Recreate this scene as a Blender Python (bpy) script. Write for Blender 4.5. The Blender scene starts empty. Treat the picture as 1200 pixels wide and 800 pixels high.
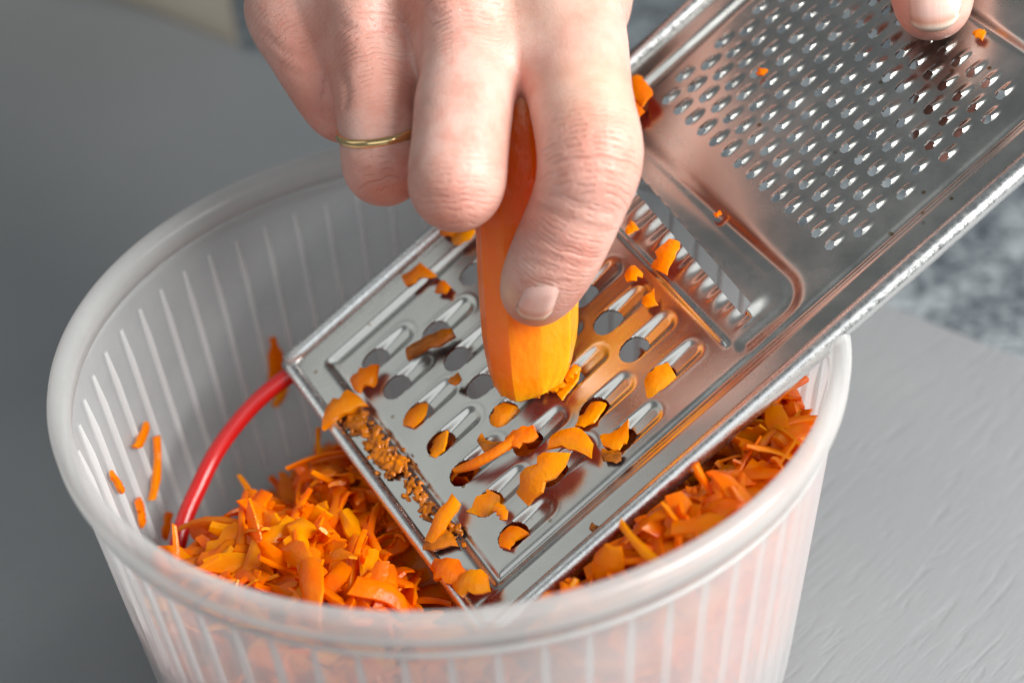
import bpy, bmesh, math, random
import numpy as np
from mathutils import Vector, Matrix

# ------------------------------------------------------------------ camera
SC = bpy.context.scene
CAM = np.array([0.0, -0.278753, 0.301321])
RC = np.array([[0.994218334, -0.091340918, -0.056451230],
               [0.100214622, 0.600522589, 0.793303000],
               [-0.038560785, -0.794373625, 0.606204264]])      # right, up, back
FPX = 1900.0                                                     # focal length in pixels of a 1200 px wide picture
cd = bpy.data.cameras.new('camera')
cam = bpy.data.objects.new('camera', cd)
SC.collection.objects.link(cam)
cam.matrix_world = Matrix([[RC[0][i], RC[1][i], RC[2][i], CAM[i]] for i in range(3)] + [[0, 0, 0, 1]])
cd.sensor_width = 36.0
cd.lens = 36.0 * FPX / 1200.0
cd.clip_start = 0.01
cd.clip_end = 50
cd.dof.use_dof = True
cd.dof.focus_distance = 0.352
cd.dof.aperture_fstop = 7.0
cd.dof.aperture_blades = 7
SC.camera = cam

# ------------------------------------------------------------------ light
wd = bpy.data.worlds.new('World')
SC.world = wd
wd.use_nodes = True
wd.node_tree.nodes['Background'].inputs[0].default_value = (0.86, 0.95, 1.0, 1)
wd.node_tree.nodes['Background'].inputs[1].default_value = 0.175


def area(name, loc, target, sx, sy, power, col):
    l = bpy.data.lights.new(name, 'AREA')
    l.shape = 'RECTANGLE'
    l.size, l.size_y, l.energy, l.color = sx, sy, power, col
    o = bpy.data.objects.new(name, l)
    SC.collection.objects.link(o)
    o.location = loc
    o.rotation_euler = (Vector(target) - Vector(loc)).to_track_quat('-Z', 'Y').to_euler()
    return o


area('window_light', (0.58, -0.30, 0.52), (0.0, 0.0, 0.07), 0.5, 0.46, 11.9, (1.0, 0.985, 0.96))
area('steel_reflection_panel', (-1.22, 0.25, 1.05), (0.0, 0.0, 0.1), 0.85, 1.2, 1.75, (0.97, 1.0, 0.97))  # added panel standing in for ceiling bounce, placed for the steel to reflect
area('front_fill', (-0.25, -1.0, 0.95), (0.0, 0.0, 0.06), 1.3, 0.8, 3.2, (0.95, 0.98, 1.0))  # added fill from the camera side, brightens the bowl's front and inside
SC.view_settings.view_transform = 'Standard'
SC.view_settings.look = 'None'
SC.view_settings.exposure = 0.25
SC.view_settings.gamma = 1.0
SC.render.engine = 'CYCLES'
SC.cycles.use_denoising = True
SC.cycles.max_bounces = 14
SC.cycles.transparent_max_bounces = 24
SC.cycles.transmission_bounces = 8
SC.cycles.caustics_reflective = False
SC.cycles.caustics_refractive = False

rnd = random.Random(7)
rng = np.random.default_rng(11)

# ------------------------------------------------------------------ helpers
def ray(px, py):
    d = np.array([(px - 600) / FPX, -(py - 400) / FPX, -1.0]) @ RC
    return d                                                     # unit depth per unit length


def at(px, py, depth):
    return CAM + ray(px, py) * depth


def project(P):
    q = (np.atleast_2d(P) - CAM) @ RC.T
    return np.stack([600 + FPX * q[:, 0] / -q[:, 2], 400 - FPX * q[:, 1] / -q[:, 2]], 1)


def on_z(px, py, z):
    d = ray(px, py)
    return CAM + d * ((z - CAM[2]) / d[2])


def mesh_obj(name, verts, faces, mat, parent=None, smooth=True):
    me = bpy.data.meshes.new(name)
    me.from_pydata([tuple(map(float, v)) for v in verts], [], [tuple(map(int, f)) for f in faces])
    me.validate()
    me.update()
    if smooth:
        me.polygons.foreach_set('use_smooth', [True] * len(me.polygons))
    if mat:
        me.materials.append(mat)
    o = bpy.data.objects.new(name, me)
    SC.collection.objects.link(o)
    if parent:
        o.parent = parent
    return o


def fast_mesh(name, V, F, mat, parent=None):
    """quads only, numpy arrays"""
    me = bpy.data.meshes.new(name)
    me.vertices.add(len(V)); me.vertices.foreach_set('co', np.asarray(V, np.float32).ravel())
    me.loops.add(len(F) * 4); me.loops.foreach_set('vertex_index', np.asarray(F, np.int32).ravel())
    me.polygons.add(len(F))
    me.polygons.foreach_set('loop_start', np.arange(len(F), dtype=np.int32) * 4)
    me.polygons.foreach_set('loop_total', np.full(len(F), 4, np.int32))
    me.polygons.foreach_set('use_smooth', np.ones(len(F), bool))
    me.update(calc_edges=True)
    me.validate()
    if mat:
        me.materials.append(mat)
    o = bpy.data.objects.new(name, me)
    SC.collection.objects.link(o)
    if parent:
        o.parent = parent
    return o


def attr(o, name, vals):
    a = o.data.attributes.new(name, 'FLOAT', 'POINT')
    a.data.foreach_set('value', np.asarray(vals, np.float32))


def empty(name, loc, label=None, cat=None, group=None):
    e = bpy.data.objects.new(name, None)
    SC.collection.objects.link(e)
    e.empty_display_size = 0.01
    e.location = loc
    if label: tag(e, label, cat, group)
    return e


def tag(o, label, cat, group=None):
    o['label'] = label
    o['category'] = cat
    if group:
        o['group'] = group
    return o


def tube(name, path, r, mat, parent=None, closed=False, seg=14, cap=True):
    P = np.asarray(path, float)
    n = len(P)
    rr = np.full(n, r) if np.isscalar(r) else np.asarray(r)
    T = np.roll(P, -1, 0) - np.roll(P, 1, 0) if closed else np.gradient(P, axis=0)
    T /= np.linalg.norm(T, axis=1)[:, None]
    N = np.cross(T[0], [0.31, 0.2, 0.93]); N /= np.linalg.norm(N)
    V = []
    for i in range(n):
        N = N - T[i] * (N @ T[i]); N /= np.linalg.norm(N)
        Bn = np.cross(T[i], N)
        for k in range(seg):
            a = 2 * math.pi * k / seg
            V.append(P[i] + rr[i] * (math.cos(a) * N + math.sin(a) * Bn))
    F = []
    for i in range(n if closed else n - 1):
        j = (i + 1) % n
        off = 0
        if closed and j == 0:                                    # re-align the seam
            d = [np.linalg.norm(V[i * seg] - V[k]) for k in range(seg)]
            off = int(np.argmin(d))
        for k in range(seg):
            k2 = (k + 1) % seg
            F.append((i * seg + k, i * seg + k2, j * seg + (k2 + off) % seg, j * seg + (k + off) % seg))
    if cap and not closed:
        F.append(tuple(range(seg))[::-1]); F.append(tuple((n - 1) * seg + k for k in range(seg)))
    return mesh_obj(name, V, F, mat, parent)


def catmull(P, n):
    P = np.asarray(P, float)
    Q = np.vstack([2 * P[0] - P[1], P, 2 * P[-1] - P[-2]])
    out = []
    for i in range(1, len(Q) - 2):
        for k in range(n):
            t = k / n
            a, b, c, d = Q[i - 1], Q[i], Q[i + 1], Q[i + 2]
            out.append(0.5 * (2 * b + (c - a) * t + (2 * a - 5 * b + 4 * c - d) * t * t + (3 * b - a - 3 * c + d) * t ** 3))
    out.append(P[-1])
    return np.array(out)


# ------------------------------------------------------------------ materials
def new_mat(name):
    m = bpy.data.materials.new(name)
    m.use_nodes = True
    nt = m.node_tree
    for n in list(nt.nodes):
        nt.nodes.remove(n)
    out = nt.nodes.new('ShaderNodeOutputMaterial')
    return m, nt, out


def node(nt, kind, **kw):
    n = nt.nodes.new('ShaderNode' + kind)
    for k, v in kw.items():
        if k in ('operation', 'blend_type', 'data_type', 'feature', 'attribute_name', 'noise_dimensions', 'vector_type'):
            setattr(n, k, v)
        else:
            n.inputs[k].default_value = v
    return n


def ramp(nt, src, stops):
    r = nt.nodes.new('ShaderNodeValToRGB')
    el = r.color_ramp.elements
    while len(el) < len(stops):
        el.new(0.5)
    for e, (p, c) in zip(el, stops):
        e.position = p
        e.color = (*c, 1) if len(c) == 3 else c
    nt.links.new(src, r.inputs[0])
    return r


def principled(nt, out, **kw):
    b = nt.nodes.new('ShaderNodeBsdfPrincipled')
    for k, v in kw.items():
        b.inputs[k].default_value = v
    nt.links.new(b.outputs[0], out.inputs[0])
    return b


def mapping(nt, scale, rot=(0, 0, 0), coord='Object'):
    tc = nt.nodes.new('ShaderNodeTexCoord')
    mp = nt.nodes.new('ShaderNodeMapping')
    mp.inputs['Scale'].default_value = scale
    mp.inputs['Rotation'].default_value = rot
    nt.links.new(tc.outputs[coord], mp.inputs[0])
    return mp.outputs[0]


def bump(nt, h, strength, dist, normal=None):
    b = nt.nodes.new('ShaderNodeBump')
    b.inputs['Strength'].default_value = strength
    b.inputs['Distance'].default_value = dist
    nt.links.new(h, b.inputs['Height'])
    if normal:
        nt.links.new(normal, b.inputs['Normal'])
    return b.outputs[0]


def mat_paint():
    m, nt, out = new_mat('grey_painted_wood')
    b = principled(nt, out, Roughness=0.55)
    g0, g1 = on_z(1080, 760, 0.0), on_z(1165, 668, 0.0)
    th = math.atan2(g1[1] - g0[1], g1[0] - g0[0])
    def grain(sc):
        v = mapping(nt, sc, (0, 0, th))
        v.node.vector_type = 'TEXTURE'
        return v
    n1 = node(nt, 'TexNoise', Scale=1.0, Detail=3.0, Roughness=0.55, Distortion=0.5)
    nt.links.new(grain((0.020, 0.0024, 1)), n1.inputs['Vector'])
    n2 = node(nt, 'TexNoise', Scale=1.0, Detail=4.0, Roughness=0.6, Distortion=0.4)
    nt.links.new(grain((0.010, 0.0011, 1)), n2.inputs['Vector'])
    r1 = ramp(nt, n1.outputs[0], [(0.33, (0, 0, 0)), (0.46, (1, 1, 1))])
    mul = node(nt, 'Math', operation='MULTIPLY_ADD')
    nt.links.new(n2.outputs[0], mul.inputs[0]); mul.inputs[1].default_value = 0.9
    nt.links.new(r1.outputs[0], mul.inputs[2])
    nt.links.new(bump(nt, mul.outputs[0], 0.22, 0.0009), b.inputs['Normal'])
    n3 = node(nt, 'TexNoise', Scale=9.0, Detail=3.0)
    nt.links.new(mapping(nt, (1, 1, 1)), n3.inputs['Vector'])
    c = ramp(nt, n3.outputs[0], [(0.3, (0.236, 0.246, 0.256)), (0.7, (0.264, 0.272, 0.278))])
    nt.links.new(c.outputs[0], b.inputs['Base Color'])
    return m


def mat_granite():
    m, nt, out = new_mat('speckled_granite')
    b = principled(nt, out, Roughness=0.35)
    co = mapping(nt, (1, 1, 1))
    n1 = node(nt, 'TexNoise', Scale=260.0, Detail=4.0, Roughness=0.7)
    nt.links.new(co, n1.inputs['Vector'])
    n2 = node(nt, 'TexNoise', Scale=75.0, Detail=2.0)
    nt.links.new(co, n2.inputs['Vector'])
    ad = node(nt, 'Math', operation='MULTIPLY_ADD')
    nt.links.new(n2.outputs[0], ad.inputs[0]); ad.inputs[1].default_value = 0.55
    nt.links.new(n1.outputs[0], ad.inputs[2])
    c = ramp(nt, ad.outputs[0], [(0.58, (0.022, 0.026, 0.034)), (0.69, (0.08, 0.093, 0.106)), (0.80, (0.165, 0.19, 0.207)), (0.94, (0.34, 0.375, 0.395))])
    nt.links.new(c.outputs[0], b.inputs['Base Color'])
    return m


def mat_plain(name, col, rough=0.6, noise=0.0, scale=30, **kw):
    m, nt, out = new_mat(name)
    b = principled(nt, out, **{'Base Color': (*col, 1), 'Roughness': rough, **kw})
    if noise:
        n = node(nt, 'TexNoise', Scale=scale, Detail=3.0)
        nt.links.new(mapping(nt, (1, 1, 1)), n.inputs['Vector'])
        c = ramp(nt, n.outputs[0], [(0.3, tuple(x * (1 - noise) for x in col)), (0.7, tuple(min(1, x * (1 + noise)) for x in col))])
        nt.links.new(c.outputs[0], b.inputs['Base Color'])
        nt.links.new(bump(nt, n.outputs[0], 0.15, 0.0005), b.inputs['Normal'])
    return m


def mat_steel():
    m, nt, out = new_mat('stainless_steel')
    b = principled(nt, out, Metallic=1.0, Roughness=0.2)
    co = mapping(nt, (1, 1, 1))
    n1 = node(nt, 'TexNoise', Scale=55.0, Detail=5.0, Roughness=0.65)
    nt.links.new(co, n1.inputs['Vector'])
    r = ramp(nt, n1.outputs[0], [(0.35, (0.20, 0.20, 0.20)), (0.68, (0.34, 0.34, 0.34))])
    nt.links.new(r.outputs[0], b.inputs['Roughness'])
    c = ramp(nt, n1.outputs[0], [(0.3, (0.47, 0.46, 0.43)), (0.7, (0.55, 0.545, 0.52))])
    # small dried specks
    v = node(nt, 'TexVoronoi', Scale=260.0)
    nt.links.new(co, v.inputs['Vector'])
    n3 = node(nt, 'TexNoise', Scale=75.0, Detail=2.0)
    nt.links.new(co, n3.inputs['Vector'])
    sp = ramp(nt, v.outputs['Distance'], [(0.10, (1, 1, 1)), (0.16, (0, 0, 0))])
    gt = ramp(nt, n3.outputs[0], [(0.60, (0, 0, 0)), (0.68, (1, 1, 1))])
    mm = node(nt, 'Math', operation='MULTIPLY')
    nt.links.new(sp.outputs[0], mm.inputs[0]); nt.links.new(gt.outputs[0], mm.inputs[1])
    mx = node(nt, 'Mix', data_type='RGBA')
    nt.links.new(mm.outputs[0], mx.inputs[0]); nt.links.new(c.outputs[0], mx.inputs[6])
    mx.inputs[7].default_value = (0.24, 0.17, 0.10, 1)
    nt.links.new(mx.outputs[2], b.inputs['Base Color'])
    n2 = node(nt, 'TexNoise', Scale=38.0, Detail=2.0)
    nt.links.new(co, n2.inputs['Vector'])
    nt.links.new(bump(nt, n2.outputs[0], 0.05, 0.002), b.inputs['Normal'])
    return m


def mat_bead():
    m, nt, out = new_mat('scuffed_steel_edge')
    b = principled(nt, out, Metallic=1.0, Roughness=0.25)
    b.inputs['Base Color'].default_value = (0.68, 0.68, 0.67, 1)
    n = node(nt, 'TexNoise', Scale=620.0, Detail=5.0, Roughness=0.75)
    nt.links.new(mapping(nt, (1, 1, 1)), n.inputs['Vector'])
    r = ramp(nt, n.outputs[0], [(0.35, (0.18, 0.18, 0.18)), (0.7, (0.42, 0.42, 0.42))])
    nt.links.new(r.outputs[0], b.inputs['Roughness'])
    nt.links.new(bump(nt, n.outputs[0], 0.15, 0.0005), b.inputs['Normal'])
    return m


def mat_bowl(name, transp, white):
    m, nt, out = new_mat(name)
    co = mapping(nt, (1, 1, 1))
    n = node(nt, 'TexNoise', Scale=45.0, Detail=4.0, Roughness=0.6)
    nt.links.new(co, n.inputs['Vector'])
    tr = node(nt, 'BsdfTransparent'); tr.inputs[0].default_value = (0.97, 0.985, 0.985, 1)
    tl = node(nt, 'BsdfTranslucent'); tl.inputs[0].default_value = (*white, 1)
    df = node(nt, 'BsdfDiffuse'); df.inputs[0].default_value = (*white, 1)
    gl = node(nt, 'BsdfGlossy', Roughness=0.22); gl.inputs[0].default_value = (1, 1, 1, 1)
    m1 = node(nt, 'MixShader'); m1.inputs[0].default_value = 0.42
    nt.links.new(tl.outputs[0], m1.inputs[1]); nt.links.new(df.outputs[0], m1.inputs[2])
    m2 = node(nt, 'MixShader')
    rr = ramp(nt, n.outputs[0], [(0.3, (1 - transp - 0.05,) * 3), (0.7, (1 - transp + 0.06,) * 3)])
    # thicker plastic seen edge-on is milkier
    lw = node(nt, 'LayerWeight', Blend=0.28)
    ad = node(nt, 'Math', operation='MULTIPLY_ADD')
    nt.links.new(lw.outputs['Facing'], ad.inputs[0]); ad.inputs[1].default_value = 0.28
    nt.links.new(rr.outputs[0], ad.inputs[2]); ad.use_clamp = True
    nt.links.new(ad.outputs[0], m2.inputs[0])
    nt.links.new(tr.outputs[0], m2.inputs[1]); nt.links.new(m1.outputs[0], m2.inputs[2])
    lw2 = node(nt, 'LayerWeight', Blend=0.5)
    pw = node(nt, 'Math', operation='POWER'); pw.inputs[1].default_value = 4.0
    nt.links.new(lw2.outputs['Facing'], pw.inputs[0])
    fr = node(nt, 'Math', operation='MULTIPLY_ADD'); fr.inputs[1].default_value = 0.35; fr.inputs[2].default_value = 0.035
    nt.links.new(pw.outputs[0], fr.inputs[0])
    m3 = node(nt, 'MixShader')
    nt.links.new(fr.outputs[0], m3.inputs[0]); nt.links.new(m2.outputs[0], m3.inputs[1]); nt.links.new(gl.outputs[0], m3.inputs[2])
    nt.links.new(m3.outputs[0], out.inputs[0])
    nb = bump(nt, n.outputs[0], 0.12, 0.002)
    nt.links.new(nb, gl.inputs['Normal'])
    return m


def mat_carrot(name, dark, light, scale=120, thin=0.35, rough=0.3):
    """wet thin carrot flesh: part of the light goes through"""
    m, nt, out = new_mat(name)
    b = node(nt, 'BsdfPrincipled', Roughness=rough)
    b.inputs['Specular IOR Level'].default_value = 0.45
    oi = node(nt, 'ObjectInfo')
    n = node(nt, 'TexNoise', Scale=scale, Detail=3.0)
    geo = mapping(nt, (1, 1, 1))
    nt.links.new(geo, n.inputs['Vector'])
    ad = node(nt, 'Math', operation='MULTIPLY_ADD')
    nt.links.new(oi.outputs['Random'], ad.inputs[0]); ad.inputs[1].default_value = 0.5
    nt.links.new(n.outputs[0], ad.inputs[2])
    c = ramp(nt, ad.outputs[0], [(0.42, dark), (1.0, light)])
    nt.links.new(c.outputs[0], b.inputs['Base Color'])
    n2 = node(nt, 'TexNoise', Scale=900.0, Detail=3.0)
    nt.links.new(geo, n2.inputs['Vector'])
    nt.links.new(bump(nt, n2.outputs[0], 0.35, 0.0006), b.inputs['Normal'])
    tl = node(nt, 'BsdfTranslucent')
    nt.links.new(c.outputs[0], tl.inputs[0])
    mx = node(nt, 'MixShader'); mx.inputs[0].default_value = thin
    nt.links.new(b.outputs[0], mx.inputs[1]); nt.links.new(tl.outputs[0], mx.inputs[2])
    nt.links.new(mx.outputs[0], out.inputs[0])
    return m


def mat_carrot_stick():
    m, nt, out = new_mat('peeled_carrot')
    b = principled(nt, out, Roughness=0.3)
    b.inputs['Subsurface Weight'].default_value = 0.8
    b.inputs['Subsurface Radius'].default_value = (1.0, 0.32, 0.04)
    b.inputs['Subsurface Scale'].default_value = 0.010
    a = node(nt, 'Attribute', attribute_name='core')
    co = mapping(nt, (170, 170, 70))
    n = node(nt, 'TexNoise', Scale=1.0, Detail=4.0)
    nt.links.new(co, n.inputs['Vector'])
    ad = node(nt, 'Math', operation='MULTIPLY_ADD')
    nt.links.new(n.outputs[0], ad.inputs[0]); ad.inputs[1].default_value = 0.45
    nt.links.new(a.outputs['Fac'], ad.inputs[2])
    c = ramp(nt, ad.outputs[0], [(0.15, (0.98, 0.15, 0.0)), (0.6, (1.0, 0.26, 0.0)), (1.15, (1.0, 0.34, 0.006))])
    nt.links.new(c.outputs[0], b.inputs['Base Color'])
    n2 = node(nt, 'TexNoise', Scale=1.0, Detail=4.0)
    nt.links.new(mapping(nt, (420, 420, 240)), n2.inputs['Vector'])
    nt.links.new(bump(nt, n2.outputs[0], 0.40, 0.0010), b.inputs['Normal'])
    return m


def mat_skin():
    m, nt, out = new_mat('skin')
    b = principled(nt, out, Roughness=0.38)
    b.inputs['Subsurface Weight'].default_value = 0.35
    b.inputs['Subsurface Radius'].default_value = (1.0, 0.36, 0.2)
    b.inputs['Subsurface Scale'].default_value = 0.0035
    b.inputs['Specular IOR Level'].default_value = 0.42
    co = mapping(nt, (1, 1, 1))
    n = node(nt, 'TexNoise', Scale=85.0, Detail=5.0, Roughness=0.6)
    nt.links.new(co, n.inputs['Vector'])
    base = ramp(nt, n.outputs[0], [(0.3, (0.60, 0.30, 0.235)), (0.5, (0.68, 0.395, 0.325)), (0.72, (0.74, 0.48, 0.41))])
    mo = node(nt, 'TexNoise', Scale=150.0, Detail=4.0, Roughness=0.65)
    nt.links.new(co, mo.inputs['Vector'])
    mr = ramp(nt, mo.outputs[0], [(0.50, (0, 0, 0)), (0.75, (0.55, 0.55, 0.55))])
    mot = node(nt, 'Mix', data_type='RGBA')
    nt.links.new(mr.outputs[0], mot.inputs[0]); nt.links.new(base.outputs[0], mot.inputs[6])
    mot.inputs[7].default_value = (0.62, 0.22, 0.16, 1)
    red = node(nt, 'Attribute', attribute_name='red')
    mx = node(nt, 'Mix', data_type='RGBA')
    nt.links.new(red.outputs['Fac'], mx.inputs[0]); nt.links.new(mot.outputs[2], mx.inputs[6])
    mx.inputs[7].default_value = (0.62, 0.20, 0.14, 1)
    pale = node(nt, 'Attribute', attribute_name='pale')
    mp = node(nt, 'Mix', data_type='RGBA')
    nt.links.new(pale.outputs['Fac'], mp.inputs[0]); nt.links.new(mx.outputs[2], mp.inputs[6])
    mp.inputs[7].default_value = (0.80, 0.58, 0.38, 1)
    # crease lines read a little redder
    wa = node(nt, 'Attribute', attribute_name='wa')
    wb = node(nt, 'Attribute', attribute_name='wb')
    wr = node(nt, 'Attribute', attribute_name='wr')
    cv = node(nt, 'CombineXYZ')
    nt.links.new(wa.outputs['Fac'], cv.inputs[0]); nt.links.new(wb.outputs['Fac'], cv.inputs[1])
    mpp = node(nt, 'Mapping'); mpp.inputs['Scale'].default_value = (0.20, 0.13, 1.0)
    nt.links.new(cv.outputs[0], mpp.inputs[0])
    wn = node(nt, 'TexNoise', Scale=1.0, Detail=2.0, Roughness=0.5)
    nt.links.new(mpp.outputs[0], wn.inputs['Vector'])
    # transverse creases about 2 mm apart, wandering and broken up
    c1 = node(nt, 'Math', operation='MULTIPLY_ADD'); c1.inputs[1].default_value = 1.5
    sca = node(nt, 'Math', operation='MULTIPLY'); sca.inputs[1].default_value = 0.80
    nt.links.new(wa.outputs['Fac'], sca.inputs[0])
    nt.links.new(wn.outputs[0], c1.inputs[0]); nt.links.new(sca.outputs[0], c1.inputs[2])
    fr = node(nt, 'Math', operation='FRACT'); nt.links.new(c1.outputs[0], fr.inputs[0])
    f2 = node(nt, 'Math', operation='SUBTRACT'); f2.inputs[1].default_value = 0.5; nt.links.new(fr.outputs[0], f2.inputs[0])
    f3 = node(nt, 'Math', operation='ABSOLUTE'); nt.links.new(f2.outputs[0], f3.inputs[0])
    l1 = ramp(nt, f3.outputs[0], [(0.0, (0, 0, 0)), (0.20, (1, 1, 1))])
    mq = node(nt, 'Mapping'); mq.inputs['Scale'].default_value = (0.35, 0.22, 1.0); mq.inputs['Location'].default_value = (7.3, 2.1, 0)
    nt.links.new(cv.outputs[0], mq.inputs[0])
    wq = node(nt, 'TexNoise', Scale=1.0, Detail=2.0)
    nt.links.new(mq.outputs[0], wq.inputs['Vector'])
    l2 = ramp(nt, wq.outputs[0], [(0.42, (0, 0, 0)), (0.58, (1, 1, 1))])
    wl = node(nt, 'Math', operation='MAXIMUM')
    nt.links.new(l1.outputs[0], wl.inputs[0]); nt.links.new(l2.outputs[0], wl.inputs[1])
    inv = node(nt, 'Math', operation='SUBTRACT'); inv.inputs[0].default_value = 1.0
    nt.links.new(wl.outputs[0], inv.inputs[1])
    cw = node(nt, 'Math', operation='MULTIPLY')
    nt.links.new(inv.outputs[0], cw.inputs[0]); nt.links.new(wr.outputs['Fac'], cw.inputs[1])
    cw2 = node(nt, 'Math', operation='MULTIPLY'); cw2.inputs[1].default_value = 0.10
    nt.links.new(cw.outputs[0], cw2.inputs[0])
    mc = node(nt, 'Mix', data_type='RGBA')
    nt.links.new(cw2.outputs[0], mc.inputs[0]); nt.links.new(mp.outputs[2], mc.inputs[6])
    mc.inputs[7].default_value = (0.50, 0.20, 0.14, 1)
    nt.links.new(mc.outputs[2], b.inputs['Base Color'])
    # relief: fine cell-like skin lines, soft unevenness, knuckle wrinkles
    vo = node(nt, 'TexVoronoi', Scale=1100.0, feature='DISTANCE_TO_EDGE')
    nt.links.new(co, vo.inputs['Vector'])
    vr = ramp(nt, vo.outputs['Distance'], [(0.0, (0, 0, 0)), (0.22, (1, 1, 1))])
    b1 = bump(nt, vr.outputs[0], 0.13, 0.0004)
    n2 = node(nt, 'TexNoise', Scale=300.0, Detail=3.0)
    nt.links.new(co, n2.inputs['Vector'])
    b2 = bump(nt, n2.outputs[0], 0.11, 0.0009, b1)
    wm = node(nt, 'Math', operation='MULTIPLY')
    nt.links.new(wl.outputs[0], wm.inputs[0]); nt.links.new(wr.outputs['Fac'], wm.inputs[1])
    b3 = bump(nt, wm.outputs[0], 0.62, 0.0008, b2)
    nt.links.new(b3, b.inputs['Normal'])
    return m


def mat_nail():
    m, nt, out = new_mat('fingernail')
    b = principled(nt, out, Roughness=0.22)
    b.inputs['Subsurface Weight'].default_value = 0.25
    b.inputs['Subsurface Radius'].default_value = (1.0, 0.45, 0.35)
    b.inputs['Subsurface Scale'].default_value = 0.002
    a = node(nt, 'Attribute', attribute_name='tip')
    c = ramp(nt, a.outputs['Fac'], [(0.0, (0.76, 0.46, 0.40)), (0.70, (0.80, 0.52, 0.45)), (0.84, (0.70, 0.36, 0.27)), (0.93, (0.84, 0.66, 0.54))])
    nt.links.new(c.outputs[0], b.inputs['Base Color'])
    r = node(nt, 'Attribute', attribute_name='ridge')
    n = node(nt, 'TexNoise', Scale=1.0, Detail=2.0)
    n.noise_dimensions = '1D'
    mm = node(nt, 'Math', operation='MULTIPLY'); mm.inputs[1].default_value = 14.0
    nt.links.new(r.outputs['Fac'], mm.inputs[0]); nt.links.new(mm.outputs[0], n.inputs['W'])
    nt.links.new(bump(nt, n.outputs[0], 0.12, 0.0004), b.inputs['Normal'])
    return m


M = dict(
    paint=mat_paint(), granite=mat_granite(),
    beige=mat_plain('beige_board', (0.80, 0.70, 0.57), 0.6, 0.04, 14),
    steel=mat_steel(), bead=mat_bead(),
    bowl=mat_bowl('frosted_plastic', 0.66, (0.91, 0.925, 0.93)),
    lip=mat_bowl('frosted_plastic_lip', 0.50, (0.88, 0.89, 0.88)),
    rib=mat_bowl('frosted_plastic_rib', 0.12, (0.92, 0.94, 0.94)),
    shred=mat_carrot('grated_carrot', (1.0, 0.22, 0.0), (1.0, 0.45, 0.0), 200, 0.5, 0.24),
    pulp=mat_carrot('browned_carrot_pulp', (0.26, 0.075, 0.004), (0.95, 0.27, 0.002), 300, 0.2, 0.24),
    bit=mat_carrot('fresh_carrot', (1.0, 0.19, 0.0), (1.0, 0.40, 0.001), 160, 0.36, 0.24),
    carrot=mat_carrot_stick(), skin=mat_skin(), nail=mat_nail(),
    red=mat_plain('red_plastic_coating', (0.62, 0.012, 0.012), 0.28, 0.06, 90, **{'Coat Weight': 0.4, 'Coat Roughness': 0.15}),
    gold=mat_plain('gold', (0.80, 0.56, 0.27), 0.18, 0.0, 30, Metallic=1.0),
)

# ------------------------------------------------------------------ setting
# table top: far edge runs through two points read off the photograph on the plane z = 0
E0, E1 = np.array([-0.124, 0.388]), np.array([0.168, 0.085])
ed = (E1 - E0) / np.linalg.norm(E1 - E0)
en = np.array([-ed[1], ed[0]])
if en @ (np.array([0.0, 0.0]) - E0) > 0:
    en = -en                                                     # points away from the bowl


def slab(name, corners, z0, z1, mat, bev=0.0):
    n = len(corners)
    V = [(x, y, z0) for x, y in corners] + [(x, y, z1) for x, y in corners]
    F = [tuple(range(n))[::-1], tuple(range(n, 2 * n))] + [(i, (i + 1) % n, n + (i + 1) % n, n + i) for i in range(n)]
    o = mesh_obj(name, V, F, mat, smooth=False)
    bm = bmesh.new(); bm.from_mesh(o.data)
    bmesh.ops.recalc_face_normals(bm, faces=bm.faces[:])
    if bev:
        bmesh.ops.bevel(bm, geom=bm.edges[:], offset=bev, segments=3, affect='EDGES')
    bm.to_mesh(o.data); bm.free()
    return o


A = E0 - ed * 1.2
Bq = E1 + ed * 1.2
tbl = slab('table_top', [tuple(A), tuple(A - en * 1.6), tuple(Bq - en * 1.6), tuple(Bq)], -0.030, 0.0, M['paint'], 0.002)
tbl['kind'] = 'structure'
wt = slab('worktop', [tuple(A - en * 0.5), tuple(Bq - en * 0.5), tuple(Bq + en * 1.6), tuple(A + en * 1.6)], -0.090, -0.0305, M['granite'])
wt['kind'] = 'structure'

# beige box behind the table edge, its near vertical edge seen at the top of the picture
c0 = on_z(271, 47, 0.0)[:2] + en * 0.004
c1 = c0 - ed * 0.34
bk = c0 - CAM[:2]
bk = bk / np.linalg.norm(bk)
bk = np.array([bk[0] * 0.94 - bk[1] * 0.34, bk[0] * 0.34 + bk[1] * 0.94])
c2 = c1 + bk * 0.2
c3 = c0 + bk * 0.2
bx = slab('storage_box', [tuple(c0), tuple(c3), tuple(c2), tuple(c1)], -0.030, 0.16, M['beige'], 0.003)
tag(bx, 'plain beige box on the granite worktop behind the table edge', 'box')

# ------------------------------------------------------------------ bowl
HB = 0.094
R_OUT, R_IN = 0.085, 0.0808
TAPER = 0.08


def r_outer(z): return 0.0836 - TAPER * (HB - z)
def r_inner(z): return r_outer(z) - 0.0013


bowl = empty('bowl', (0, 0, 0), 'round frosted plastic bowl with ribbed walls, full of grated carrot', 'bowl')


def lathe(name, prof, mat, parent, seg=240, closed=True):
    V, F = [], []
    n = len(prof)
    for k in range(seg):
        a = 2 * math.pi * k / seg
        for r, z in prof:
            V.append((r * math.cos(a), r * math.sin(a), z))
    for k in range(seg):
        j = (k + 1) % seg
        for i in range(n if closed else n - 1):
            i2 = (i + 1) % n
            F.append((k * n + i, j * n + i, j * n + i2, k * n + i2))
    return fast_mesh(name, np.array(V), np.array(F), mat, parent)


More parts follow.
